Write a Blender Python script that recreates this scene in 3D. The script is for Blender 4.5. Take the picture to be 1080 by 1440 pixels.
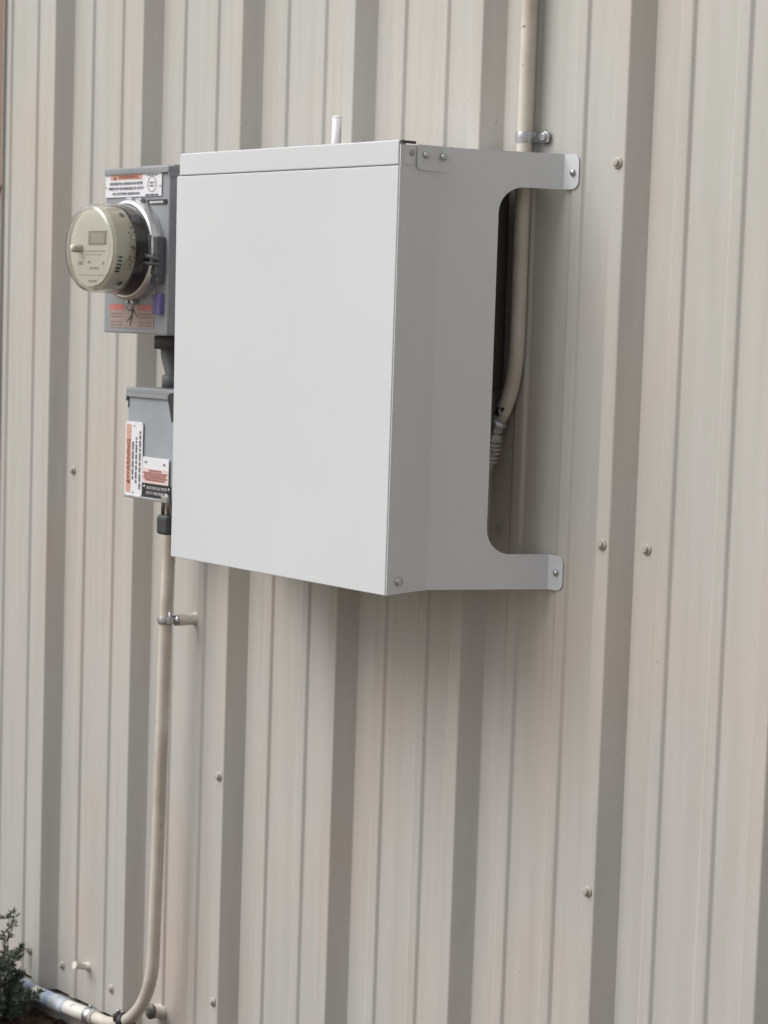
import bpy, bmesh, math, random
from mathutils import Vector, Matrix, noise
random.seed(7)
rad = math.radians
scene = bpy.context.scene
for o in list(bpy.data.objects):
    bpy.data.objects.remove(o)
col = scene.collection
ZO = 1.418                      # camera height above the ground; heights below are relative to the camera

# ------------------------------------------------------------------ camera
def cam_axes(yaw, pitch, roll):
    cy, sy, cp, sp = math.cos(yaw), math.sin(yaw), math.cos(pitch), math.sin(pitch)
    d = Vector((sy*cp, cy*cp, sp)); r = Vector((cy, -sy, 0)); u = r.cross(d)
    c, s = math.cos(roll), math.sin(roll)
    return c*r + s*u, -s*r + c*u, d
r_, u_, d_ = cam_axes(-.8618, -.0911, .0325)
cd = bpy.data.cameras.new('camera')
cam = bpy.data.objects.new('camera', cd); col.objects.link(cam)
cam.matrix_world = Matrix(((r_.x, u_.x, -d_.x, 3.62), (r_.y, u_.y, -d_.y, -2.2554), (r_.z, u_.z, -d_.z, ZO), (0, 0, 0, 1)))
cd.sensor_fit = 'HORIZONTAL'; cd.sensor_width = 36; cd.lens = 36*2990/1080
cd.dof.use_dof = True; cd.dof.focus_distance = 3.12; cd.dof.aperture_fstop = 12
cd.clip_start = .05; cd.clip_end = 400
scene.camera = cam

# ------------------------------------------------------------------ light
SUN_AZ, SUN_EL = rad(35), rad(48)        # from the left of the wall's normal, above the horizon
sd = Vector((-math.sin(SUN_AZ)*math.cos(SUN_EL), -math.cos(SUN_AZ)*math.cos(SUN_EL), math.sin(SUN_EL)))
w = bpy.data.worlds.new('World'); scene.world = w; w.use_nodes = True
nt = w.node_tree; nt.nodes.clear()
sky = nt.nodes.new('ShaderNodeTexSky'); sky.sky_type = 'NISHITA'; sky.sun_disc = False
sky.sun_elevation = SUN_EL; sky.sun_rotation = math.atan2(sd.x, sd.y); sky.dust_density = 4.0; sky.air_density = 1.0
hsv = nt.nodes.new('ShaderNodeHueSaturation'); hsv.inputs['Saturation'].default_value = .26
bg = nt.nodes.new('ShaderNodeBackground'); bg.inputs['Strength'].default_value = .10
wo = nt.nodes.new('ShaderNodeOutputWorld')
nt.links.new(sky.outputs[0], hsv.inputs['Color']); nt.links.new(hsv.outputs[0], bg.inputs['Color']); nt.links.new(bg.outputs[0], wo.inputs['Surface'])
sl = bpy.data.lights.new('sun', 'SUN'); sl.energy = 1.5; sl.angle = rad(52); sl.color = (1, .993, .98)
so = bpy.data.objects.new('sun', sl); col.objects.link(so)
so.rotation_euler = sd.to_track_quat('Z', 'Y').to_euler(); so.location = (-4, -5, 6)
vs = scene.view_settings
vs.view_transform = 'Standard'; vs.look = 'None'; vs.gamma = 1; vs.use_curve_mapping = False
vs.exposure = .47

# ------------------------------------------------------------------ materials
def mat(name, color, rough=.5, metal=0, spec=.5, var=.0, vscale=6, bump=0, bscale=200, trans=0, vstretch=None, tint=None, speck=0):
    m = bpy.data.materials.new(name); m.use_nodes = True
    n = m.node_tree; p = n.nodes['Principled BSDF']; L = n.links
    p.inputs['Base Color'].default_value = (*color, 1)
    p.inputs['Roughness'].default_value = rough; p.inputs['Metallic'].default_value = metal
    p.inputs['Specular IOR Level'].default_value = spec
    p.inputs['Transmission Weight'].default_value = trans
    tc = n.nodes.new('ShaderNodeTexCoord')
    if var:
        mp = n.nodes.new('ShaderNodeMapping'); L.new(tc.outputs['Object'], mp.inputs[0])
        if vstretch: mp.inputs['Scale'].default_value = vstretch
        nz = n.nodes.new('ShaderNodeTexNoise'); nz.inputs['Scale'].default_value = vscale; nz.inputs['Detail'].default_value = 5
        L.new(mp.outputs[0], nz.inputs['Vector'])
        rp = n.nodes.new('ShaderNodeValToRGB'); rp.color_ramp.elements[0].position = .3; rp.color_ramp.elements[1].position = .7
        t = tint or (1-var,)*3
        rp.color_ramp.elements[0].color = (*[c*q for c, q in zip(color, t)], 1)
        rp.color_ramp.elements[1].color = (*[min(1, c*(1+var*.4)) for c in color], 1)
        L.new(nz.outputs[0], rp.inputs[0]); L.new(rp.outputs[0], p.inputs['Base Color'])
        mr = n.nodes.new('ShaderNodeMapRange'); mr.inputs['To Min'].default_value = rough-.07; mr.inputs['To Max'].default_value = min(1, rough+.09)
        L.new(nz.outputs[0], mr.inputs[0]); L.new(mr.outputs[0], p.inputs['Roughness'])
    if speck:
        ns = n.nodes.new('ShaderNodeTexNoise'); ns.inputs['Scale'].default_value = speck; ns.inputs['Detail'].default_value = 2; L.new(tc.outputs['Object'], ns.inputs['Vector'])
        rs = n.nodes.new('ShaderNodeValToRGB'); rs.color_ramp.elements[0].position, rs.color_ramp.elements[1].position = .25, .31
        rs.color_ramp.elements[0].color = (.25, .2, .16, 1); rs.color_ramp.elements[1].color = (1, 1, 1, 1); L.new(ns.outputs[0], rs.inputs[0])
        mx_ = n.nodes.new('ShaderNodeMix'); mx_.data_type = 'RGBA'; mx_.blend_type = 'MULTIPLY'; mx_.inputs[0].default_value = .8
        src = p.inputs['Base Color'].links[0].from_socket
        L.new(src, mx_.inputs[6]); L.new(rs.outputs[0], mx_.inputs[7]); L.new(mx_.outputs[2], p.inputs['Base Color'])
    if bump:
        nb = n.nodes.new('ShaderNodeTexNoise'); nb.inputs['Scale'].default_value = bscale; nb.inputs['Detail'].default_value = 3
        L.new(tc.outputs['Object'], nb.inputs['Vector'])
        b = n.nodes.new('ShaderNodeBump'); b.inputs['Strength'].default_value = bump; b.inputs['Distance'].default_value = .001
        L.new(nb.outputs[0], b.inputs['Height']); L.new(b.outputs[0], p.inputs['Normal'])
    return m

def wall_material():
    m = bpy.data.materials.new('beige_sheet_metal'); m.use_nodes = True
    n = m.node_tree; L = n.links; p = n.nodes['Principled BSDF']
    tc = n.nodes.new('ShaderNodeTexCoord')
    def nz(scale, stretch, detail=3):
        mp = n.nodes.new('ShaderNodeMapping'); mp.inputs['Scale'].default_value = stretch
        L.new(tc.outputs['Object'], mp.inputs[0])
        q = n.nodes.new('ShaderNodeTexNoise'); q.inputs['Scale'].default_value = scale; q.inputs['Detail'].default_value = detail
        L.new(mp.outputs[0], q.inputs['Vector']); return q.outputs[0]
    def ramp(src, a, b, pa, pb):
        r = n.nodes.new('ShaderNodeValToRGB'); e = r.color_ramp.elements
        e[0].position, e[1].position = pa, pb; e[0].color = (*a, 1); e[1].color = (*b, 1)
        L.new(src, r.inputs[0]); return r.outputs[0]
    def mix(kind, fac, a, b):
        x = n.nodes.new('ShaderNodeMix'); x.data_type = 'RGBA'; x.blend_type = kind
        if isinstance(fac, float): x.inputs[0].default_value = fac
        else: L.new(fac, x.inputs[0])
        L.new(a, x.inputs[6]); L.new(b, x.inputs[7]); return x.outputs[2]
    tint = ramp(nz(3.4, (1.0, 1, .8), 2), WALL_A, WALL_B, .45, .74)          # faded greenish and pinkish patches of the paint
    streak = ramp(nz(9, (5, 1, .25), 4), (.93, .93, .92), (1, 1, 1), .35, .6)  # run-off streaks
    speck = ramp(nz(160, (1, 1, .6), 3), (.55, .48, .42), (1, 1, 1), .24, .30)   # dirt specks
    c = mix('MULTIPLY', 1.0, tint, streak); c = mix('MULTIPLY', .5, c, speck)
    L.new(c, p.inputs['Base Color'])
    p.inputs['Roughness'].default_value = .42; p.inputs['Specular IOR Level'].default_value = .45
    b1 = n.nodes.new('ShaderNodeBump'); b1.inputs['Strength'].default_value = .25; b1.inputs['Distance'].default_value = .004
    L.new(nz(5, (1.2, 1, .5), 1), b1.inputs['Height'])                        # oil-canning of the thin sheet
    b2 = n.nodes.new('ShaderNodeBump'); b2.inputs['Strength'].default_value = .12; b2.inputs['Distance'].default_value = .0006
    L.new(nz(420, (1, 1, 1), 2), b2.inputs['Height']); L.new(b1.outputs[0], b2.inputs['Normal'])
    L.new(b2.outputs[0], p.inputs['Normal'])
    return m
WALL_A = (.464, .458, .432); WALL_B = (.500, .440, .400)
M_WALL = wall_material()
M_WHITE = mat('white_powder_coat', (.588, .606, .626), .42, var=.035, vscale=2.5, bump=.10, bscale=700)
M_GREY = mat('grey_box_paint', (.27, .28, .30), .45, var=.14, vscale=9, bump=.08, bscale=500, speck=90)
M_GALV = mat('galvanised_steel', (.50, .51, .52), .34, metal=.9, var=.2, vscale=60)
M_RIM = mat('polished_ring', (.66, .66, .66), .36, metal=.9, var=.12, vscale=20)
M_PVC = mat('grey_pvc', (.125, .13, .135), .5, var=.12, vscale=20)
M_PIPE = mat('beige_pipe_paint', (.59, .555, .50), .38, var=.12, vscale=14, tint=(.80, .75, .70), bump=.1, bscale=300, speck=70)
M_WPIPE = mat('white_pvc', (.70, .68, .64), .4, var=.10, vscale=25, tint=(.85, .82, .78), speck=60)
M_BLUE = mat('blue_tape', (.35, .41, .49), .5, var=.35, vscale=40, tint=(.6, .65, .75))
M_BLACK = mat('black_plastic', (.02, .02, .022), .45)
M_RECESS = mat('recess_shade_casing', (.055, .050, .046), .6)
M_PLATE = mat('white_plate', (.72, .72, .75), .35, var=.04, vscale=30)
M_BLKPLATE = mat('black_plate', (.015, .016, .02), .35)
M_INK = mat('black_ink', (.07, .07, .085), .5)
M_REDINK = mat('dark_red_ink', (.22, .045, .03), .5)
M_ORANGE = mat('faded_orange_print', (.60, .34, .27), .45, var=.12, vscale=60)
M_RED = mat('faded_red_print', (.50, .16, .15), .45, var=.18, vscale=60)
M_PINK = mat('pink_label', (.36, .27, .255), .45, var=.1, vscale=60)
M_PALEPINK = mat('pale_pink_label', (.68, .54, .53), .45)
M_GINK = mat('faint_grey_ink', (.20, .15, .14), .5)
M_WINK = mat('white_ink', (.6, .6, .62), .5)
M_PURPLE = mat('purple_seal', (.15, .12, .30), .4, var=.2, vscale=80)
M_CREAM = mat('cream_meter_shell', (.60, .58, .48), .45)
M_FACE = mat('cream_dial_face', (.80, .79, .73), .5)
M_LCD = mat('meter_display', (.46, .46, .38), .3)
M_GLASS = mat('clear_meter_cover', (.99, .985, .95), .06, trans=1.0)
M_BROWN = mat('brown_trim_paint', (.24, .145, .105), .45, var=.1, vscale=5)
M_CONC = mat('painted_concrete', (.40, .38, .34), .85, var=.3, vscale=18, bump=.5, bscale=120)
M_GAP = mat('gap_shade', (.022, .014, .011), .9)
M_BARK = mat('bark_chip', (.050, .024, .018), .9, var=.55, vscale=30)
M_STEM = mat('shrub_stem', (.09, .055, .035), .8, var=.3, vscale=40)
M_LEAF = mat('shrub_leaf', (.115, .140, .108), .5, var=.5, vscale=26, tint=(.38, .45, .40))
M_CONN = mat('worn_fitting', (.60, .58, .55), .38, metal=.15, var=.3, vscale=70, tint=(.5, .48, .46))
M_LOCK = mat('padlock_body', (.045, .046, .05), .5, var=.2, vscale=60)

# ------------------------------------------------------------------ mesh helpers (metres, z relative to the camera height)
class MB:
    def __init__(s): s.bm = bmesh.new()
    def box(s, x0, x1, y0, y1, z0, z1, bev=0, seg=2):
        t = bmesh.new(); bmesh.ops.create_cube(t, size=1)
        for v in t.verts:
            v.co = Vector(((x0+x1)/2+v.co.x*(x1-x0), (y0+y1)/2+v.co.y*(y1-y0), (z0+z1)/2+v.co.z*(z1-z0)))
        if bev: bmesh.ops.bevel(t, geom=t.edges[:], offset=bev, segments=seg, affect='EDGES', profile=.5)
        s._add(t); return s
    def _add(s, t, mtx=None):
        if mtx is not None: t.transform(mtx)
        me = bpy.data.meshes.new('tmp'); t.to_mesh(me); t.free(); s.bm.from_mesh(me); bpy.data.meshes.remove(me)
    def tube(s, pts, r, seg=16, caps=True, smooth=True):
        pts = [Vector(p) for p in pts]; rr = r if isinstance(r, (list, tuple)) else [r]*len(pts)
        rings = []; prev = None
        for i, p in enumerate(pts):
            d = (pts[min(i+1, len(pts)-1)]-pts[max(i-1, 0)]).normalized()
            if prev is None:
                a = d.orthogonal().normalized()
            else:
                a = (prev - d*prev.dot(d)).normalized()
            prev = a; b = d.cross(a)
            rings.append([s.bm.verts.new(p+(a*math.cos(2*math.pi*k/seg)+b*math.sin(2*math.pi*k/seg))*rr[i]) for k in range(seg)])
        for i in range(len(rings)-1):
            for k in range(seg):
                f = s.bm.faces.new((rings[i][k], rings[i][(k+1) % seg], rings[i+1][(k+1) % seg], rings[i+1][k])); f.smooth = smooth
        if caps:
            s.bm.faces.new(rings[0][::-1]); s.bm.faces.new(rings[-1])
        return s
    def lathe(s, prof, c, axis, seg=48, caps=(False, False)):
        """prof: list of (radius, distance along axis) ; sharp corners by repeating a point"""
        ax = Vector(axis).normalized(); a = ax.orthogonal().normalized(); b = ax.cross(a); c = Vector(c)
        rings = [[s.bm.verts.new(c+ax*t+(a*math.cos(2*math.pi*k/seg)+b*math.sin(2*math.pi*k/seg))*max(r, 1e-5)) for k in range(seg)] for r, t in prof]
        for i in range(len(rings)-1):
            if prof[i] == prof[i+1]: continue
            for k in range(seg):
                f = s.bm.faces.new((rings[i][k], rings[i][(k+1) % seg], rings[i+1][(k+1) % seg], rings[i+1][k])); f.smooth = True
        if caps[0]: s.bm.faces.new(rings[0][::-1])
        if caps[1]: s.bm.faces.new(rings[-1])
        return s
    def poly(s, pts, ext):
        """flat polygon (3D points) extruded by vector ext"""
        e = Vector(ext); a = [s.bm.verts.new(Vector(p)) for p in pts]; b = [s.bm.verts.new(Vector(p)+e) for p in pts]
        n = len(pts); s.bm.faces.new(a); s.bm.faces.new(b[::-1])
        for i in range(n): s.bm.faces.new((a[i], b[i], b[(i+1) % n], a[(i+1) % n]))
        return s
    def build(s, name, m, parent=None, loc=None):
        bmesh.ops.recalc_face_normals(s.bm, faces=s.bm.faces[:])
        off = parent_loc(parent) if parent else Vector(loc) + Vector((0, 0, ZO)) if loc else Vector((0, 0, 0))
        for v in s.bm.verts: v.co = v.co + Vector((0, 0, ZO)) - off
        me = bpy.data.meshes.new(name); s.bm.to_mesh(me); s.bm.free(); me.materials.append(m)
        o = bpy.data.objects.new(name, me); col.objects.link(o)
        if parent: o.parent = parent
        else: o.location = off
        return o
def parent_loc(p):
    v = Vector(p.location)
    while p.parent: p = p.parent; v += Vector(p.location)
    return v
def thing(name, label, cat, loc, group=None):
    o = bpy.data.objects.new(name, None); col.objects.link(o); o.empty_display_size = .05
    o.location = Vector(loc) + Vector((0, 0, ZO)); o['label'] = label; o['category'] = cat
    if group: o['group'] = group
    return o
def text(body, size, x, z, y, m, parent, name='lettering', align='CENTER', rot=0, width=None, bold=0):
    cu = bpy.data.curves.new('t', 'FONT'); cu.body = body; cu.size = size; cu.align_x = align; cu.align_y = 'CENTER'; cu.offset = bold; cu.extrude = .00015
    cu.resolution_u = 3
    ob = bpy.data.objects.new('t', cu); col.objects.link(ob)
    bpy.context.view_layer.update()
    me = bpy.data.meshes.new_from_object(ob.evaluated_get(bpy.context.evaluated_depsgraph_get()))
    bpy.data.objects.remove(ob)
    xs = [v.co.x for v in me.vertices]; wd = max(xs)-min(xs)
    if width: me.transform(Matrix.Diagonal((width/wd, 1, 1, 1)))
    me.transform(Matrix.Rotation(rot, 4, 'Z')); me.transform(Matrix.Rotation(rad(90), 4, 'X'))
    me.transform(Matrix.Translation(Vector((x, y, z+ZO))-parent_loc(parent)))
    me.materials.clear(); me.materials.append(m); me.name = name
    o = bpy.data.objects.new(name, me); col.objects.link(o); o.parent = parent
    return o
def dashes(x0, x1, z, h, y, m, parent, rot=False, name='print_line', lens=(.006, .011), gap=.0022, mb=None):
    """a line of print too small to read: word-length marks"""
    own = mb is None; mb = mb or MB(); a = x0
    while a < x1-.001:
        e = min(x1, a+random.uniform(*lens))
        if rot: mb.box(z-h/2, z+h/2, y-.0003, y, a, e)
        else: mb.box(a, e, y-.0003, y, z-h/2, z+h/2)
        a = e+gap
    if own: return mb.build(name, m, parent)
def hexbolt(mb, p, ax, r=.006, t=.004, washer=None):
    p = Vector(p); ax = Vector(ax).normalized()
    if washer: mb.lathe([(washer, 0), (washer, .0015), (washer*.8, .002)], p, ax, 20, (True, True))
    mb.lathe([(r, .001), (r, t), (r*.75, t+.0012)], p, ax, 6, (True, True))
def panhead(mb, p, ax, r=.006, h=.003):
    mb.lathe([(r, 0), (r, h*.25), (r*.86, h*.7), (r*.5, h), (r*.12, h*1.02)], Vector(p), ax, 16, (True, True))
def arc(c, r, a0, a1, n):
    return [(c[0]+r*math.cos(a0+(a1-a0)*i/n), c[1]+r*math.sin(a0+(a1-a0)*i/n)) for i in range(n+1)]

# ------------------------------------------------------------------ ground
GZ = -1.418
def ground_material():
    m = bpy.data.materials.new('bark_mulch_and_bounce_gravel'); m.use_nodes = True
    n = m.node_tree; L = n.links; p = n.nodes['Principled BSDF']; p.inputs['Roughness'].default_value = .95
    tc = n.nodes.new('ShaderNodeTexCoord'); sp = n.nodes.new('ShaderNodeSeparateXYZ'); L.new(tc.outputs['Object'], sp.inputs[0])
    q = n.nodes.new('ShaderNodeTexNoise'); q.inputs['Scale'].default_value = 30; q.inputs['Detail'].default_value = 8; L.new(tc.outputs['Object'], q.inputs['Vector'])
    r1 = n.nodes.new('ShaderNodeValToRGB'); e = r1.color_ramp.elements; e[0].position, e[1].position = .3, .7
    e[0].color = (.045, .025, .017, 1); e[1].color = (.13, .075, .048, 1); L.new(q.outputs[0], r1.inputs[0])
    r2 = n.nodes.new('ShaderNodeValToRGB'); e = r2.color_ramp.elements; e[0].position, e[1].position = .3, .7
    e[0].color = (.33, .30, .225, 1); e[1].color = (.46, .42, .325, 1); L.new(q.outputs[0], r2.inputs[0])  # unseen pale gravel, added to bounce warm light onto wall and cover
    mr = n.nodes.new('ShaderNodeMapRange'); mr.inputs['From Min'].default_value = -1.95; mr.inputs['From Max'].default_value = -1.85
    L.new(sp.outputs['Y'], mr.inputs[0])
    x = n.nodes.new('ShaderNodeMix'); x.data_type = 'RGBA'; L.new(mr.outputs[0], x.inputs[0]); L.new(r2.outputs[0], x.inputs[6]); L.new(r1.outputs[0], x.inputs[7])
    L.new(x.outputs[2], p.inputs['Base Color'])
    b = n.nodes.new('ShaderNodeBump'); b.inputs['Distance'].default_value = .02; L.new(q.outputs[0], b.inputs['Height']); L.new(b.outputs[0], p.inputs['Normal'])
    return m
g = MB(); vs_ = [g.bm.verts.new(v) for v in ((-150, -150, GZ), (150, -150, GZ), (150, 150, GZ), (-150, 150, GZ))]; g.bm.faces.new(vs_)
g = g.build('ground', ground_material()); g['kind'] = 'structure'
mu = MB()
for i in range(1500):
    x, y = random.uniform(-.7, .7), -random.uniform(.035, .8)
    l, wd, th = random.uniform(.012, .045), random.uniform(.005, .014), random.uniform(.002, .005)
    t = bmesh.new(); bmesh.ops.create_cube(t, size=1)
    mu._add(t, Matrix.Translation((x, y, GZ+random.uniform(-.002, .008))) @ Matrix.Rotation(random.uniform(0, 6.3), 4, 'Z') @ Matrix.Rotation(random.uniform(-.5, .5), 4, 'Y') @ Matrix.Diagonal((l, wd, th, 1)))
mu = mu.build('bark_mulch', M_BARK); mu['kind'] = 'stuff'; mu['label'] = 'dark red bark mulch on the ground under the shrub'

# ------------------------------------------------------------------ ribbed metal wall
P = .3048; H = .0306
def rib_profile(n):
    x = n*P
    return [(x-.0485, 0), (x-.0252, -H), (x, -H), (x+.0237, 0)]
def minor_profile(c):
    return [(c-.0275, 0), (c-.0225, -.0045), (c-.0045, -.0045), (c+.0008, 0)]
def fillet(pts, r=.0022, n=3):
    out = [pts[0]]
    for i in range(1, len(pts)-1):
        a, b, c = Vector(pts[i-1]), Vector(pts[i]), Vector(pts[i+1])
        u, v = (a-b), (c-b); k = min(r, u.length*.45, v.length*.45); u.normalize(); v.normalize()
        p0, p1 = b+u*k, b+v*k
        for j in range(n+1):
            t = j/n; q = p0*(1-t)**2+b*2*t*(1-t)+p1*t*t; out.append((q.x, q.y))
    return out+[pts[-1]]
WB, WT = -1.3745, 2.4
wall = thing('metal_wall', 'beige ribbed sheet metal building wall behind the boxes', 'wall', (1.2, 0, GZ))
panels = {}
SEAM = .0265
for k, n0 in enumerate(range(-1, 14, 3)):
    pts = [(n0*P+SEAM-.004, -.0006), (n0*P+SEAM, -.0006)] if n0 >= 0 else [(-.25, 0)]
    for n in range(n0, n0+3):
        for f in (.318, .652):
            c = (n+f)*P
            if c-.03 > pts[-1][0]: pts += minor_profile(c)
        pts += rib_profile(n+1)
    pts.append(((n0+3)*P+SEAM-.001, 0))
    pts = fillet(pts)
    mb = MB(); lo = [mb.bm.verts.new((x, y, WB)) for x, y in pts]; hi = [mb.bm.verts.new((x, y, WT)) for x, y in pts]
    for i in range(len(pts)-1): mb.bm.faces.new((lo[i], lo[i+1], hi[i+1], hi[i]))
    panels[n0] = mb.build('wall_panel', M_WALL, wall)
    so_ = panels[n0].modifiers.new('thickness', 'SOLIDIFY'); so_.thickness = .0008; so_.offset = 0
def panel_at(x):
    n0 = max(-1, math.floor((x-SEAM)/P+1e-6)); return panels[n0-((n0+1) % 3)]
M_SCREW = mat('painted_screw', (.44, .41, .37), .4, var=.25, vscale=300)
scr = None
def screw(x, y, z):
    global scr
    par = panel_at(x)
    if scr is None:
        mb = MB(); A = (0, -1, 0)
        mb.lathe([(.0085, 0), (.0085, .0012), (.0062, .0026)], (0, 0, -ZO), A, 20, (True, True))
        mb.lathe([(.0048, .002), (.0048, .0058), (.0036, .0066)], (0, 0, -ZO), A, 6, (True, True))
        o = mb.build('screw', M_SCREW, None, None); scr = o
    else:
        o = bpy.data.objects.new('screw', scr.data); col.objects.link(o)
    o.parent = par; o.location = Vector((x, y, z+ZO))-parent_loc(par); o.rotation_euler = (0, random.uniform(0, 6), 0)
for n in range(-1, 14):
    screw((n+.155)*P, -.0006, -.318+random.uniform(-.003, .003))
    screw((n+.136)*P, -.0006, -1.3205)
    if n < 1: screw((n+.724)*P, -.0006, -1.3215)
    screw((n+.155)*P, -.0006, 1.1)
for n in (2, 5, 8, 11):
    for z in (-1.24 if n == 2 else -1.33, -.826, -.3156, .229, .745, 1.26): screw(n*P-.0122, -H-.0004, z)
# concrete plinth the sheets stand on, with the dark gap under the sheets
fo = MB(); fo.box(-.25, .158, -.03, .12, GZ-.1, -1.384, .004); fo.build('plinth', M_CONC, wall)
fo = MB(); fo.box(.162, 4.55, -.03, .12, GZ-.1, -1.384, .004); fo.build('plinth', M_CONC, wall)
ga = MB(); ga.box(-.25, 4.5, .010, .06, -1.3838, WB+.012); ga.build('closure_strip', M_GAP, wall)  # near-black colour stands for the shade inside the gap
# brown corner of the building at the far left
tr = thing('corner_trim', 'brown metal corner trim at the left edge of the wall', 'trim', (-.4, 0, GZ))
mb = MB(); mb.box(-.52, -.2306, -.0115, -.0065, GZ, WT, .001); mb.box(-.52, -.2525, -.0064, .10, GZ, WT); mb.build('trim_board', M_BROWN, tr)
mb = MB(); mb.box(-.2304, -.2288, -.0113, -.0052, GZ, WT); mb.build('trim_lip', M_WALL, tr)
mb = MB(); mb.box(-.52, -.50, .101, 3.0, GZ, WT); mb.build('return_panel', M_BROWN, tr)
mb = MB(); hexbolt(mb, (-.2375, -.0115, .240), (0, -1, 0), .006, .006, .010); mb.build('screw', M_BROWN, tr)

# ------------------------------------------------------------------ white equipment cover
CZ = (.2530, -.402)
cov = thing('equipment_cover', 'large white sheet metal cover box fixed on the beige wall', 'metal box', (1.02, -.12, CZ[1]))
# front panel : shallow pan with folded edges (slightly out of square as in the photo)
mb = MB(); mb.box(.7455, 1.2959, -.2555, -.2405, -.4025, .2172, .0014, 3)
for v in mb.bm.verts:
    if v.co.x < .9: v.co.x += .0085*(.2172-v.co.z)/.62
fp = mb.build('front_panel', M_WHITE, cov)
# top cap with its own front strip
mb = MB(); mb.box(.7530, 1.2945, -.2550, -.2405, .2184, .2535, .002, 3)
cap = mb.build('top_cap', M_WHITE, cov)
P0, P1, P2 = Vector((1.2970, -.2540)), Vector((1.3030, -.1820)), Vector((1.3800, -.0064))
CX = (.7530+1.2965)/2
def side(mir):
    def X(x): return 2*CX-x if mir else x
    mb = MB(); bm = mb.bm
    def at(s, z):           # s: 0..1 front facet, 1..2 rear facet
        q = P0.lerp(P1, s) if s <= 1 else P1.lerp(P2, s-1)
        return Vector((X(q.x), q.y, z))
    seg = (P2-P1).length
    def S(d): return 2-d/seg      # distance from the rear edge
    zt, zb, ct, cb = .2480, -.3970, .1965, -.3446
    R = .038; cut = (P2-P1).length*(1-.478)
    outline = [(1, zt), (2, zt), (2, ct)]
    outline += [(S(cut-R+R*math.cos(a)*-1*-1) if 0 else S(cut-R-R*math.cos(a)*-1), ct-R+R*math.sin(a)) for a in [rad(90-90*i/8) for i in range(9)]]
    outline += [(S(cut-R+R*math.cos(a)), cb+R-R*math.sin(a)) for a in [rad(90*i/8) for i in range(9)]]
    outline += [(2, cb), (2, zb), (1, zb)]
    vs = [bm.verts.new(at(s, z)) for s, z in outline]
    bm.faces.new(vs)
    a = bm.verts.new(at(0, .2470)); b = bm.verts.new(at(0, -.4018))
    bm.faces.new((a, vs[0], vs[-1], b))
    def tab(v_in_top, v_in_bot, ztop, zbot, rc=.012):
        x0, x1 = P2.x, 1.4108
        pts = [(x1-rc+rc*math.cos(t), zbot+rc-rc*math.sin(t)) for t in [rad(90-90*i/5) for i in range(6)]]
        pts += [(x1-rc+rc*math.cos(t), ztop-rc+rc*math.sin(t)) for t in [rad(90*i/5) for i in range(6)]]
        bm.faces.new([v_in_top, v_in_bot]+[bm.verts.new((X(x), -.0064, z)) for x, z in pts])
    i2 = 1
    tab(vs[1], vs[2], zt, ct)
    tab(vs[-3], vs[-2], cb, zb)
    o = mb.build('side_bracket', M_WHITE, cov)
    m = o.modifiers.new('sheet', 'SOLIDIFY'); m.thickness = .0018; m.offset = 0
    return o
sb = side(False); side(True)
mb = MB(); mb.poly([(.76, -.2390, .2455), (1.291, -.2390, .2455), (1.300, -.185, .2455), (1.364, -.036, .2455), (.686, -.036, .2455), (.749, -.185, .2455)], (0, 0, -.0015)); mb.build('top_sheet', M_WHITE, cov)  # unseen sheet, carried back towards the wall to keep light out of the recess
mb = MB(); mb.box(.80, 1.284, -.21, -.020, -.105, .238, .006); mb.box(.82, 1.2985, -.205, -.050, -.166, -.104, .005); mb.build('inner_casing', M_RECESS, cov)  # assumed casing; its extent and dark colour stand in for the recess shade
# corner tab of the cap folded over the bracket
def offs(q, d, nrm): return q+nrm*d
n1 = Vector(((P1-P0).y, -(P1-P0).x)).normalized(); n1 = n1 if n1.x > 0 else -n1
n2 = Vector(((P2-P1).y, -(P2-P1).x)).normalized(); n2 = n2 if n2.x > 0 else -n2
def onside(y, z, d):
    if y < P1.y: q = P0.lerp(P1, (y-P0.y)/(P1.y-P0.y)) + n1*d
    else: q = P1.lerp(P2, (y-P1.y)/(P2.y-P1.y)) + n2*d
    return Vector((q.x, q.y, z))
def plate(ya, yb, za, zb, d, rc, name, parent, m=M_WHITE, ys=()):
    mb = MB(); bm = mb.bm
    cols = sorted(set([ya, ya+rc*.3, ya+rc, yb]+list(ys)))
    lo = []
    for y in cols:
        k = max(0, 1-(y-ya)/rc) if rc else 0
        lo.append(za+rc*(1-math.sqrt(max(0, 1-k*k))))
    dd = (lambda y: d) if not isinstance(d, tuple) else (lambda y: d[0]+(d[1]-d[0])*(y-ya)/(yb-ya))
    for i in range(len(cols)-1):
        f0 = [onside(cols[i], lo[i], dd(cols[i])), onside(cols[i+1], lo[i+1], dd(cols[i+1])), onside(cols[i+1], zb, dd(cols[i+1])), onside(cols[i], zb, dd(cols[i]))]
        bm.faces.new([bm.verts.new(v) for v in f0])
    bmesh.ops.remove_doubles(bm, verts=bm.verts[:], dist=1e-6)
    o = mb.build(name, m, parent); md = o.modifiers.new('sheet', 'SOLIDIFY'); md.thickness = .0016; md.offset = 0
    return o
plate(-.2255, -.1640, .2125, .2488, (.0030, .0004), .006, 'corner_tab', cap, ys=(P1.y,))
for (y, z) in ((-.2110, .2345), (-.1790, .2335)):
    mb = MB(); panhead(mb, onside(y, z, .004), (n1.x, n1.y, 0), .0052, .004); mb.build('rivet', M_GALV, cap)
plate(-.2480, -.2290, .2190, .2455, .0012, 0, 'edge_strip', cap)
mb = MB(); panhead(mb, onside(-.2350, .2365, .0018), (n1.x, n1.y, 0), .0048, .0018); mb.build('rivet', mat('dull_rivet', (.36, .34, .35), .45, metal=.3), cap)
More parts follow.
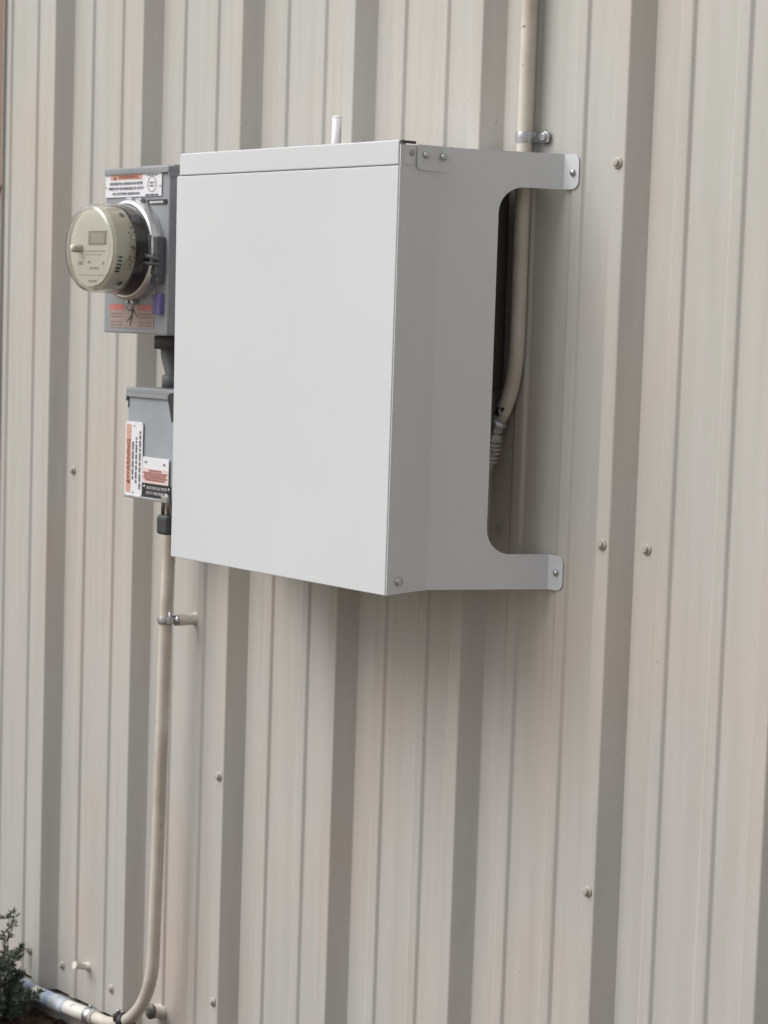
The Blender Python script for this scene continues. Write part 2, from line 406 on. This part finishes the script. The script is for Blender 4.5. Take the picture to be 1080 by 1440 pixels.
mb = MB(); q = onside(-.2400, .2488, 0); mb.box(1.2948, 1.2992, -.2530, -.2265, .2493, .2530); mb.build('corner_gap', mat('dark_gap', (.05, .05, .05), .6), cap)
mb = MB(); panhead(mb, onside(-.2330, -.3830, .0012), (n1.x, n1.y, 0), .0065, .004); mb.build('screw', M_GALV, sb)
for x, z in ((1.4001, .2203), (1.3980, -.3705)):
    mb = MB(); panhead(mb, (x, -.0073, z), (0, -1, 0), .0052, .0045); mb.build('screw', M_GALV, sb)

# ------------------------------------------------------------------ rod antenna behind the cover
an = MB(); an.tube([(.8640, -.0215, .2375), (.8645, -.0215, .3245)], .0080, 16); an.tube([(.8645, -.0215, .3245), (.8645, -.0215, .3270), (.8645, -.0215, .3285)], [.0080, .0070, .0040], 16)
an = an.build('antenna', mat('white_plastic', (.74, .72, .74), .35), None, (.8640, -.0215, .2375))
an['label'] = 'short white rod standing up behind the white cover'; an['category'] = 'rod'

# ------------------------------------------------------------------ clamps and conduits
def band(mb, p, ax, r, wd=.012, t=.0016):
    mb.lathe([(r, -wd/2), (r+t, -wd/2), (r+t, -wd/2), (r+t*1.7, -wd*.2), (r+t*1.7, wd*.2), (r+t, wd/2), (r+t, wd/2), (r, wd/2)], p, ax, 28)
CR = .0116
rc_ = thing('roof_conduit', 'beige painted conduit running down from above behind the white cover', 'conduit', (1.309, -.02, 0))
path = [(1.3085, -.0205, 2.38), (1.3087, -.0205, .9), (1.309, -.0205, .35), (1.3095, -.0205, .1), (1.3100, -.0208, 0.0), (1.3097, -.0212, -.045), (1.308, -.0218, -.070), (1.304, -.0225, -.095), (1.298, -.0235, -.115), (1.2905, -.0245, -.133), (1.2800, -.026, -.152)]
mb = MB(); mb.tube(path, CR, 18); pipe = mb.build('conduit_pipe', M_PIPE, rc_)
mb = MB(); mb.tube([(1.2825, -.0255, -.1475), (1.2752, -.027, -.1605)], .0158, 18); mb.tube([(1.2775, -.0265, -.1565), (1.2745, -.0272, -.1620)], .0172, 8, smooth=False)
mb.tube([(1.2752, -.027, -.1605), (1.2735, -.028, -.172)], .0128, 16); mb.build('coupling', M_GALV, rc_)
mb = MB(); mb.tube([(1.2735, -.028, -.170), (1.2715, -.029, -.180)], .0142, 8, smooth=False); mb.tube([(1.2715, -.029, -.180), (1.2665, -.031, -.206), (1.262, -.034, -.226), (1.252, -.045, -.246), (1.235, -.06, -.25), (1.20, -.08, -.23), (1.17, -.1, -.16)], .0130, 16)
for k in range(6):
    q = Vector((1.2715, -.029, -.178)).lerp(Vector((1.2660, -.0315, -.210)), k/5); mb.tube([q+Vector((.0005, 0, .0018)), q, q-Vector((.0005, 0, .0018))], [.0152, .0178, .0152], 16)
mb.build('connector', M_CONN, rc_)
mb = MB()
for q in range(22):
    k = random.random(); c0 = Vector((1.2925, -.0244, -.128)).lerp(Vector((1.2820, -.0257, -.149)), k); th = rad(random.gauss(205, 26)+40*(k < .3))
    n_ = Vector((-math.cos(th)*.85, math.sin(th)*1.0 if math.sin(th) < 0 else -math.sin(th), -math.cos(th)*.3)).normalized()
    n_ = Vector((random.gauss(.05, .35), -1, 0)).normalized()
    t = bmesh.new(); bmesh.ops.create_icosphere(t, subdivisions=1, radius=random.uniform(.0010, .0030)); mb._add(t, Matrix.Translation(c0+n_*CR*.985) @ Matrix.Diagonal((1, .45, random.uniform(.6, 1.5), 1)))
mb.build('paint_chip', M_BLACK, rc_)
mb = MB(); z = .2745; band(mb, (1.309, -.0205, z), (0, 0, 1), CR, .015, .0015)
mb.box(1.3195, 1.3460, -.0075, -.0050, z-.0075, z+.0075, .0008)
mb.box(1.3190, 1.3215, -.0205, -.0065, z-.0075, z+.0075)
stc = mb.build('strap_clamp', M_GALV, rc_)
mb = MB(); mb.lathe([(.0098, .0006), (.0098, .0075), (.0085, .0088)], (1.3355, 0, z), (0, -1, 0), 20, (True, True)); mb.lathe([(.0075, .008), (.0075, .0105), (.006, .0115)], (1.3355, 0, z), (0, -1, 0), 6, (True, True)); mb.build('bolt', M_GALV, stc)

lc = thing('drain_conduit', 'beige conduit dropping from the grey disconnect box to the ground', 'conduit', (.44, -.055, -1.357))
Y = -.055
ar = [(x, Y, z) for x, z in arc((.268, -1.189), .172, 0, -math.pi/2, 14)]
ver = [(.4626, Y, -.322), (.4605, Y, -.42), (.4548, Y, -.56), (.4500, Y, -.80), (.4460, Y, -1.0), (.4425, Y, -1.12)]
mb = MB(); mb.tube(ver+ar+[(.24, Y, -1.3612)], CR+.0004, 18); mb.build('conduit_pipe', M_PIPE, lc)
mb = MB(); mb.tube([(.249, Y, -1.3615), (.19, Y, -1.3655), (.10, Y, -1.3700), (-.16, Y, -1.371)], .0145, 18); wp = mb.build('bottom_pipe', M_WPIPE, lc)
mb = MB(); mb.tube([(.150, Y, -1.3675), (.1485, Y, -1.3676), (.100, Y, -1.3700), (.062, Y, -1.3702), (.0605, Y, -1.3702)], [.0148, .0154, .0156, .0156, .0148], 18); mb.build('tape', M_BLUE, wp)
mb = MB(); mb.tube([(.146, Y, -1.3677), (.145, Y, -1.3678), (.100, Y, -1.370)], [.0156, .0160, .0160], 18); mb.build('tape', mat('pale_blue_tape', (.50, .54, .58), .5, var=.3, vscale=40), wp)
mb = MB(); mb.tube([(.030, Y, -1.3703), (.028, Y, -1.3703), (-.03, Y, -1.3704)], [.0148, .0155, .0155], 18); mb.build('tape', M_BLUE, wp)
mb = MB(); band(mb, (.232, Y, -1.3625), (1, 0, 0), .0146, .016); cl = mb.build('strap_clamp', M_GALV, lc)
mb = MB(); hexbolt(mb, (.232, -.055, -1.3460), (0, 0, 1), .004, .005); mb.build('bolt', M_GALV, cl)
# upper standoff
mb = MB(); mb.lathe([(.0125, -.0005), (.0125, .002), (.0105, .002), (.0105, .040), (.0095, .0415)], (.4715, 0, -.560), (0, -1, 0), 22, (True, True)); mb.build('standoff', M_PIPE, lc)
mb = MB(); band(mb, (.4548, Y, -.560), (.012, 0, 1), CR+.0006, .014, .0018); mb.box(.4655, .4735, -.0620, -.0420, -.5655, -.5545, .001)
mb.box(.4380, .4425, -.0600, -.0500, -.5670, -.5530, .001); cl = mb.build('strap_clamp', M_GALV, lc)
mb = MB(); mb.lathe([(.0095, 0), (.0095, .004), (.006, .004), (.006, .007)], (.4715, -.0415, -.560), (0, -1, 0), 18, (True, True)); mb.lathe([(.003, -.012), (.003, .012)], (.468, -.055, -.556), (0, 0, 1), 10, (True, True)); mb.build('bolt', M_GALV, cl)
# lower standoff with its black clamp
mb = MB(); mb.lathe([(.0160, -.0005), (.0160, .003), (.0135, .003), (.0135, .028), (.012, .0295)], (.3930, 0, -1.3185), (0, -1, .14), 22, (True, True)); mb.build('standoff', M_PIPE, lc)
a = rad(-62); cp = Vector((.268+.172*math.cos(a), Y, -1.189+.172*math.sin(a)))
mb = MB(); band(mb, cp, (-math.sin(a), 0, math.cos(a)), CR+.0006, .016, .003); mb.box(cp.x-.022, cp.x-.010, Y-.012, Y+.006, cp.z-.004, cp.z+.012, .002); mb.box(cp.x+.006, cp.x+.022, Y-.006, Y+.012, cp.z-.010, cp.z+.010, .002)
cl = mb.build('black_clamp', M_BLACK, lc)
mb = MB(); mb.lathe([(.0143, .0235), (.0143, .0280), (.0120, .0300), (.0060, .0315)], (.3930, 0, -1.3185), (0, -1, .14), 22, (True, True)); mb.build('end_ring', mat('dark_worn_ring', (.13, .12, .11), .5, var=.4, vscale=90), lc)
mb = MB(); hexbolt(mb, (cp.x-.016, Y-.003, cp.z+.012), (0, 0, 1), .0045, .007); mb.build('bolt', M_GALV, cl)
# loose pipe stub
st = MB(); st.lathe([(.0085, -.0005), (.0085, .002), (.0072, .002), (.0072, .030), (.0078, .030), (.0078, .0335), (.0066, .034)], (.1355, 0, -1.2988), (0, -1, .24), 20, (True, True))
st = st.build('pipe_stub', M_WPIPE, None, (.1355, -.02, -1.2988)); st['label'] = 'short cream pipe stub poking out of the wall low at left'; st['category'] = 'pipe'

# ------------------------------------------------------------------ meter box
FY = -.130
mx = thing('meter_box', 'grey meter box with a round glass electric meter at upper left', 'electric meter', (.445, -.065, -.0425))
mb = MB(); mb.box(.345, .5445, FY, -.0315, -.0425, .2388, .0025, 2); body = mb.build('box_body', M_GREY, mx)
mb = MB(); mb.box(.3435, .5460, -.1345, -.0316, .2391, .2500, .0022, 2); mb.box(.3435, .5460, -.1350, -.1327, .2386, .2400, .0003)
mb.box(.5448, .5468, -.1340, -.034, .2320, .2400); mb.box(.42, .5400, -.118, -.04, .2495, .2535, .002); mb.build('hood', M_GREY, mx)
mb = MB(); mb.box(.355, .53, -.0312, -.0010, .21, .24); mb.box(.355, .53, -.0312, -.0010, -.03, .0); mb.build('mounting_rail', M_GALV, mx)
# rectangular white warning plate
mb = MB(); mb.box(.3452, .5225, FY-.0022, FY-.0008, .1985, .2400, .0004, 1)
pl = mb.build('warning_plate', M_PLATE, mx)
PY = FY-.0023
mb = MB(); mb.box(.362, .4620, PY-.0003, PY, .2290, .2384); mb.build('red_header', M_ORANGE, pl)
text('WARNING', .0080, .4190, .2335, PY-.0005, M_REDINK, pl, width=.066, bold=.0002)
mb = MB(); mb.poly([(.372, PY-.0006, .2301), (.381, PY-.0006, .2301), (.3765, PY-.0006, .2370)], (0, -.0002, 0)); mb.build('warning_triangle', M_REDINK, pl)
text('DISTRIBUTED GENERATION METER', .0072, .4125, .2222, PY-.0004, M_INK, pl, width=.104)
text('WIRES MAY BE ENERGIZED BY UTILITY', .0072, .4125, .2135, PY-.0004, M_INK, pl, width=.112)
text('OR CUSTOMER GENERATION', .0072, .4125, .2043, PY-.0004, M_INK, pl, width=.086)
mb = MB(); mb.lathe([(.0138, 0), (.0138, .0004), (.0128, .0004), (.0128, 0)], (.4935, PY, .2195), (0, -1, 0), 32); mb.build('round_mark', M_INK, pl)
mb = MB(); dashes(.4865, .5010, .2222, .0026, PY, M_INK, pl, mb=mb); dashes(.4865, .5005, .2168, .0026, PY, M_INK, pl, mb=mb); dashes(.479, .511, .2352, .0018, PY, M_INK, pl, mb=mb); dashes(.474, .5135, .2010, .003, PY, M_INK, pl, lens=(.012, .016), mb=mb); mb.build('print_line', M_INK, pl)
mb = MB(); panhead(mb, (.3490, PY, .2165), (0, -1, 0), .0022, .001); panhead(mb, (.5180, PY, .2165), (0, -1, 0), .0024, .0012); mb.build('rivet', M_GALV, pl)
# nameplate bar right under the plate, latch and ring
mb = MB(); mb.box(.478, .5385, FY-.0022, FY-.0004, .1840, .1925, .0005, 1); nb = mb.build('nameplate', M_BLKPLATE, mx)
mb = MB(); dashes(.488, .53, .1882, .0036, FY-.0022, M_WINK, nb, mb=mb, lens=(.004, .007), gap=.0015); mb.build('print_line', M_WINK, nb)
mb = MB(); mb.lathe([(.0885, .0004), (.0885, .010), (.0875, .018), (.0855, .022), (.0805, .023), (.0790, .022), (.0790, .012)], (.4420, FY, .1045), (0, -1, 0), 56); mb.build('sealing_ring', M_RIM, mx)
mb = MB(); mb.box(.428, .447, FY-.014, FY-.0004, .188, .1965, .002); mb.box(.452, .47, FY-.010, FY-.0004, .187, .1955, .002); mb.box(.4325, .4400, FY-.013, FY-.0004, .010, .0165, .001); mb.box(.4485, .456, FY-.013, FY-.0004, .010, .0165, .001); mb.build('ring_tab', M_GALV, mx)
# ring latch on the right
mb = MB(); mb.box(.519, .537, FY-.020, FY-.0004, .060, .128, .003); mb.box(.5145, .5245, FY-.026, FY-.010, .092, .130, .002)
mb.tube([(.510, FY-.025, .098), (.520, FY-.030, .094), (.533, FY-.027, .091), (.541, FY-.016, .088)], .004, 10); mb.tube([(.510, FY-.025, .084), (.522, FY-.031, .081), (.533, FY-.026, .080), (.541, FY-.014, .080)], .0035, 10)
mb.box(.513, .535, FY-.016, FY-.001, .046, .072, .003); mb.build('ring_latch', mat('dark_grey_latch', (.105, .108, .12), .45, var=.2, vscale=60), mx)
mb = MB(); mb.box(.5085, .5210, FY-.008, FY-.0004, -.006, .027, .0015); mb.box(.5235, .5355, FY-.010, FY-.0004, -.008, .029, .0015); mb.tube([(.520, FY-.006, .028), (.523, FY-.010, .040), (.528, FY-.012, .050)], .0008, 6); sl_ = mb.build('meter_seal', M_PURPLE, mx)
mb = MB(); mb.box(.5205, .5235, FY-.0085, FY-.002, -.005, .027); mb.build('seal_slot', mat('dark_purple', (.05, .04, .12), .4), sl_)
# lower label with the falling figure
mb = MB(); mb.box(.366, .5045, FY-.0009, FY-.0003, -.0325, .0085); lb = mb.build('danger_label', M_PINK, mx); LY = FY-.0010
mb = MB(); mb.box(.3655, .4115, LY-.0003, LY, -.0015, .0092); mb.box(.4560, .5050, LY-.0003, LY, -.0015, .0092); mb.build('red_header', M_RED, lb)
mb = MB()
for z in (-.008, -.0135, -.0225, -.028): dashes(.369, .4065, z, .0022, LY, M_GINK, lb, mb=mb); dashes(.4585, .5005, z, .0022, LY, M_GINK, lb, mb=mb)
mb.build('print_line', M_GINK, lb)
mb = MB(); x0, z0 = .4400, .0040
mb.lathe([(.0001, .0003), (.0028, .0003), (.0028, 0)], (x0-.001, LY, z0+.0005), (0, -1, 0), 14)
def limb(a, b, w0, w1):
    a, b = Vector((a[0], 0, a[1])), Vector((b[0], 0, b[1])); d = (b-a).normalized(); n = Vector((-d.z, 0, d.x))
    o_ = Vector((x0, LY-.0003, z0)); mb.poly([o_+a+n*w0, o_+a-n*w0, o_+b-n*w1, o_+b+n*w1], (0, .0003, 0))
limb((0, -.003), (-.003, -.0165), .0034, .0026); limb((-.003, -.0155), (-.019, -.0255), .0022, .0012); limb((-.002, -.0160), (-.0085, -.0335), .0023, .0012); limb((.001, -.0045), (-.0135, -.0060), .0016, .0010); limb((-.0135, -.006), (-.0225, .0015), .0010, .0005); limb((.002, -.005), (.011, -.0135), .0016, .0010); limb((.011, -.0135), (.015, -.018), .0010, .0006)
mb.build('falling_figure', mat('brown_ink', (.09, .07, .06), .5), lb)
# the meter itself
MC = Vector((.4420, FY, .1045)); AX = (0, -1, 0)
mb = MB(); mb.lathe([(.0775, .010), (.0775, .046), (.0765, .047), (.0765, .047), (.0600, .047)], MC, AX, 56); meter = mb.build('meter', mat('black_meter_base', (.022, .022, .02), .4), mx)
mb = MB(); mb.lathe([(.0715, .045), (.0725, .048), (.0725, .048), (.0722, .082), (.0705, .088)], MC, AX, 56, (False, True)); mb.build('inner_shell', M_CREAM, meter)
mb = MB(); mb.lathe([(.0668, .0880), (.0668, .0908)], MC, AX, 56, (False, True)); mb.build('dial_face', M_FACE, meter)
inner = [(.0690, .0982), (.0716, .0968), (.0738, .0930), (.0752, .086), (.0765, .050), (.0772, .024), (.0772, .020)]
outer = [(.0792, .020), (.0792, .024), (.0785, .050), (.0772, .086), (.0757, .0940), (.0735, .0985), (.0710, .1000), (.0695, .1003)]
mb = MB(); mb.lathe(inner+outer, MC, AX, 64, (True, True)); mb.build('glass_cover', M_GLASS, meter)
fy = FY-.0909
mb = MB(); mb.box(.4335, .4905, fy-.0006, fy, .1095, .1340); dp = mb.build('display', mat('display_frame', (.30, .29, .23), .4), meter)
mb = MB(); mb.box(.4415, .4835, fy-.0010, fy-.0006, .1130, .1305); mb.build('display_screen', M_LCD, meter)
mb = MB()
for x_0, x_1, z, h in ((.425, .49, .099, .002), (.425, .478, .093, .0015), (.400, .414, .078, .006), (.432, .444, .080, .004), (.44, .468, .0695, .004), (.40, .49, .0575, .0012), (.436, .462, .047, .004), (.478, .488, .078, .005)): dashes(x_0, x_1, z, h, fy, M_GINK, meter, mb=mb, lens=(.004, .010))
mb.build('print_line', mat('grey_print', (.36, .34, .27), .5), meter)
mb = MB(); mb.lathe([(.0075, .088), (.0075, .106), (.0068, .110), (.0045, .1125), (.0001, .113)], MC+Vector((-.033, 0, -.0005)), AX, 24); mb.build('reset_button', M_CREAM, meter)
def on_cyl(ang, t, r): return MC+Vector((r*math.cos(ang), -t, r*math.sin(ang)))
mb = MB()
for i in range(5):
    a0 = rad(-13-5.2*i)
    mb.poly([on_cyl(a0, .0740, .0728), on_cyl(a0, .0830, .0728), on_cyl(a0+rad(2.4), .0830, .0728), on_cyl(a0+rad(2.4), .0740, .0728)], (on_cyl(a0, 0, .0006)-MC))
for a0 in (rad(52), rad(-55)):
    mb.poly([on_cyl(a0+rad(5)*math.cos(k*math.pi/6), .060+.005*math.sin(k*math.pi/6), .0728) for k in range(12)], (on_cyl(a0, 0, .0006)-MC))
mb.build('vent_slot', M_BLACK, meter)
mb = MB()
for i in range(28):
    a0 = rad(random.uniform(-32, 30)); t0 = random.uniform(.047, .058)
    mb.poly([on_cyl(a0, t0, .0733), on_cyl(a0, t0+random.uniform(.001, .0045), .0733), on_cyl(a0+rad(2), t0+.003, .0733), on_cyl(a0+rad(2), t0, .0733)], (on_cyl(a0, 0, .0003)-MC))
mb.build('side_print', M_GINK, meter)

# ------------------------------------------------------------------ offset nipple between the boxes
nip = thing('offset_fitting', 'dark grey plastic offset pipe joining meter box to the box below', 'pipe fitting', (.445, -.062, -.1365))
mb = MB(); mb.lathe([(.0250, 0), (.0250, .022), (.0225, .0245)], (.4520, -.062, -.0690), (0, 0, 1), 26, (True, True)); mb.build('collar', mat('dark_collar', (.06, .058, .06), .5), nip)
mb = MB(); mb.tube([(.4510, -.062, -.066), (.4510, -.062, -.073), (.4530, -.062, -.081), (.4655, -.062, -.108), (.4690, -.062, -.116), (.4695, -.062, -.12)], .0128, 22); mb.build('slanted_pipe', M_PVC, nip)
mb = MB(); mb.lathe([(.0195, 0), (.0195, .020), (.0180, .0215)], (.4690, -.062, -.1365), (0, 0, 1), 26, (True, True)); mb.build('collar', M_PVC, nip)

# ------------------------------------------------------------------ disconnect box
dx = thing('disconnect_box', 'grey disconnect box with an orange WARNING plate below the meter', 'electric box', (.505, -.065, -.3335))
mb = MB(); mb.box(.4300, .5830, FY, -.0315, -.3330, -.1480, .002, 2); mb.build('box_body', mat('light_grey_box_paint', (.33, .36, .39), .42, var=.16, vscale=7, bump=.08, bscale=500), dx)
mb = MB(); mb.box(.4287, .5855, -.1345, -.0316, -.1475, -.1375, .0018); mb.box(.4287, .5855, -.1345, -.1318, -.1545, -.1470, .0006)
mb.box(.4285, .4298, -.1345, -.05, -.1625, -.1470, .0003); mb.build('hood', M_GREY, dx)
mb = MB(); mb.box(.4315, .4335, FY-.0015, FY-.0002, -.1740, -.1560); mb.build('hood_gap', M_BLACK, dx)
mb = MB(); mb.box(.4305, .5820, -.1365, -.1305, -.3348, -.3300, .001); mb.build('bottom_lip', M_GALV, dx)
mb = MB(); mb.box(.445, .57, -.0312, -.0010, -.19, -.16); mb.box(.445, .57, -.0312, -.0010, -.32, -.29); mb.build('mounting_rail', M_GALV, dx)
mb = MB(); mb.poly([(.572, -.1300, -.148), (.580, -.1300, -.142), (.594, -.1300, -.142), (.594, -.1300, -.190), (.586, -.1300, -.192)], (0, -.014, 0)); mb.build('switch_handle', M_BLACK, dx)
# upright warning plate
def rplate(x0, x1, z0, z1, y0, y1, r):
    mb = MB(); pts = []
    for cx, cz, a0 in ((x1-r, z1-r, 0), (x0+r, z1-r, 90), (x0+r, z0+r, 180), (x1-r, z0+r, 270)):
        pts += [(cx+r*math.cos(rad(a0+t)), y0, cz+r*math.sin(rad(a0+t))) for t in (0, 30, 60, 90)]
    return mb.poly(pts, (0, y1-y0, 0))
# (text reads upwards)
wp_ = rplate(.4285, .4830, -.3300, -.1985, FY-.0032, FY-.0018, .005).build('warning_plate', M_PLATE, dx); WY = FY-.0033
mb = MB(); mb.box(.4325, .4470, WY-.0003, WY, -.3255, -.2035); mb.build('orange_band', M_ORANGE, wp_)
text('WARNING', .0130, .4400, -.2660, WY-.0006, M_REDINK, wp_, rot=rad(90), width=.072, bold=.00015)
mb = MB(); mb.poly([(.4455, WY-.0006, -.3105), (.4455, WY-.0006, -.3015), (.4340, WY-.0006, -.3060)], (0, -.0002, 0)); mb.build('warning_triangle', M_REDINK, wp_)
mb = MB()
for x, a, b in ((.4535, -.302, -.232), (.4640, -.308, -.226), (.4755, -.318, -.2145)): dashes(a, b, x, .0050, WY, M_INK, wp_, rot=True, mb=mb, lens=(.004, .016), gap=.0022)
mb.build('print_line', mat('grey_black_ink', (.10, .10, .12), .5), wp_)
mb = MB(); panhead(mb, (.4560, WY, -.2055), (0, -1, 0), .0022, .0012); panhead(mb, (.4560, WY, -.3245), (0, -1, 0), .0022, .0012); mb.build('rivet', M_GALV, wp_)
# white and pink tag
mb = MB(); mb.box(.4850, .5665, FY-.0040, FY-.0028, -.3050, -.2585, .0005, 1); tg = mb.build('paper_tag', M_PLATE, dx); TY = FY-.0041
mb = MB(); mb.box(.4850, .5665, TY-.0002, TY, -.3045, -.2785); mb.build('pink_print_area', M_PALEPINK, tg)
mb = MB()
for z, a, b in ((-.2820, .506, .545), (-.2865, .489, .563), (-.2905, .492, .56), (-.2945, .489, .563), (-.2985, .495, .558)): dashes(a, b, z, .0034, TY-.0002, M_REDINK, tg, mb=mb, lens=(.003, .007), gap=.0012)
mb.build('print_line', mat('rust_ink', (.30, .11, .09), .5), tg)
mb = MB(); panhead(mb, (.4960, TY, -.2665), (0, -1, 0), .0034, .0012); panhead(mb, (.5530, TY, -.2680), (0, -1, 0), .0034, .0012); mb.build('rivet', M_GALV, tg)
# black nameplate
mb = MB(); mb.box(.4855, .5700, FY-.0022, FY-.0004, -.3290, -.3052, .0004, 1); nb = mb.build('nameplate', M_BLKPLATE, dx); NY = FY-.0023
text('PHOTOVOLTAIC SYSTEM', .0075, .5290, -.3130, NY-.0003, M_WINK, nb, width=.062)
text('UTILITY DISCONNECT', .0070, .5270, -.3220, NY-.0003, M_WINK, nb, width=.062)
mb = MB(); panhead(mb, (.4895, NY, -.3115), (0, -1, 0), .0028, .001); panhead(mb, (.5660, NY, -.3120), (0, -1, 0), .0028, .001); mb.build('rivet', M_GALV, nb)
mb = MB(); mb.box(.5600, .5780, -.1450, -.1385, -.3340, -.3215, .001); mb.build('hasp', M_GALV, dx)
# padlock
pk = thing('padlock', 'black padlock hanging under the disconnect box on a long shackle', 'padlock', (.5705, -.141, -.3900))
mb = MB(); mb.box(.5540, .5870, -.1505, -.1315, -.3895, -.3545, .006, 3); mb.build('lock_body', M_LOCK, pk)
mb = MB(); mb.tube([(.5620, -.141, -.356), (.5620, -.141, -.332)]+[(.5705+.0085*math.cos(t), -.141, -.329+.0085*math.sin(t)) for t in [math.pi-math.pi*i/8 for i in range(9)]]+[(.5790, -.141, -.332), (.5790, -.141, -.356)], .0035, 12); mb.build('shackle', mat('dull_shackle', (.22, .20, .19), .35, metal=.8), pk)

# ------------------------------------------------------------------ shrub at the lower left
sh = thing('shrub', 'dark green feathery shrub growing at the foot of the wall', 'shrub', (-.03, -.12, GZ))
leaf = MB()
def leaf_at(p, d, l, w0):
    d = d.normalized(); s = d.cross(Vector((random.uniform(-1, 1), random.uniform(-1, 1), random.uniform(-.3, 1)))).normalized()
    up = d.cross(s)*l*.18
    a, b, c, e = p, p+d*l*.45+s*w0+up, p+d*l, p+d*l*.45-s*w0+up
    leaf.bm.faces.new([leaf.bm.verts.new(v) for v in (a, b, c, e)])
def branch(p, d, length, depth, dens):
    pts = [p.copy()]; n = 9; q = p.copy(); dd = d.normalized()
    for i in range(n):
        dd = (dd+Vector((random.uniform(-.2, .2), random.uniform(-.2, .2), random.uniform(-.1, .16)))).normalized()
        q = q+dd*length/n; pts.append(q.copy())
    r0 = .0022 if depth == 0 else .0011
    mb = MB(); mb.tube(pts, [r0*(1-.75*i/n) for i in range(n+1)], 6)
    if depth == 0: mb.build('stem', M_STEM, sh)
    else: twigs.append(mb)
    for i in range(1, n+1):
        for k in range(dens):
            t = random.random(); pp = pts[i-1].lerp(pts[i], t)
            ax = (pts[i]-pts[i-1]).normalized(); o = Vector((random.uniform(-1, 1), random.uniform(-1, 1), random.uniform(-.6, 1)))
            leaf_at(pp, ax*.6+o, random.uniform(.007, .015), random.uniform(.0011, .0022))
        if depth == 0 and i > 1:
            for _ in range(2):
                o = Vector((random.uniform(-1, 1), random.uniform(-1, 1), random.uniform(-.25, .7)))
                branch(pts[i], o, length*random.uniform(.18, .36)*(1.1-.07*i), 1, max(3, dens-2))
twigs = []
def pxp(x, z, y): return Vector((x, y, z))
branch(Vector((-.012, -.105, GZ)), Vector((.035, .0, .19)), .205, 0, 3)
branch(Vector((-.030, -.12, GZ)), Vector((-.10, -.02, .16)), .18, 0, 4)
branch(Vector((-.06, -.10, GZ)), Vector((-.02, .02, .2)), .17, 0, 4)
branch(Vector((-.01, -.115, GZ)), Vector((.07, -.01, .16)), .14, 0, 3)
branch(Vector((-.035, -.13, GZ)), Vector((.05, -.06, .10)), .11, 0, 7)
for i in range(28):
    a = random.uniform(0, 6.28)
    branch(Vector((-.045+random.uniform(-.055, .055), -.115+random.uniform(-.05, .03), GZ)), Vector((math.cos(a)*.11, math.sin(a)*.07-.02, random.uniform(.03, .12))), random.uniform(.08, .13), 0, 8)
tw = MB()
for t in twigs: tw._add(t.bm)
tw = tw.build('twigs', M_STEM, sh); tw['kind'] = 'stuff'
lf = leaf.build('foliage', M_LEAF, sh); lf['kind'] = 'stuff'

# ------------------------------------------------------------------ tidy up: every countable piece its own object
def split_loose(o):
    bm = bmesh.new(); bm.from_mesh(o.data); bm.verts.ensure_lookup_table()
    seen = set(); isl = []
    for v in bm.verts:
        if v in seen: continue
        stack = [v]; comp = set()
        while stack:
            q = stack.pop()
            if q in comp: continue
            comp.add(q); stack += [e.other_vert(q) for e in q.link_edges if e.other_vert(q) not in comp]
        seen |= comp; isl.append({q.index for q in comp})
    bm.free()
    if len(isl) < 2: return
    src = o.data
    for i, c in enumerate(isl):
        b2 = bmesh.new(); b2.from_mesh(src); b2.verts.ensure_lookup_table()
        bmesh.ops.delete(b2, geom=[v for v in b2.verts if v.index not in c], context='VERTS')
        me = bpy.data.meshes.new(src.name); b2.to_mesh(me); b2.free(); me.materials.append(src.materials[0])
        if i == 0: o.data = me
        else:
            n = bpy.data.objects.new(o.name.split('.')[0], me); col.objects.link(n); n.parent = o.parent; n.location = o.location
for o in list(bpy.data.objects):
    b = o.name.split('.')[0]
    if b in ('rivet', 'mounting_rail', 'red_header', 'ring_tab', 'vent_slot'): split_loose(o)
    if b in ('print_line', 'side_print', 'paint_chip'): o['kind'] = 'stuff'
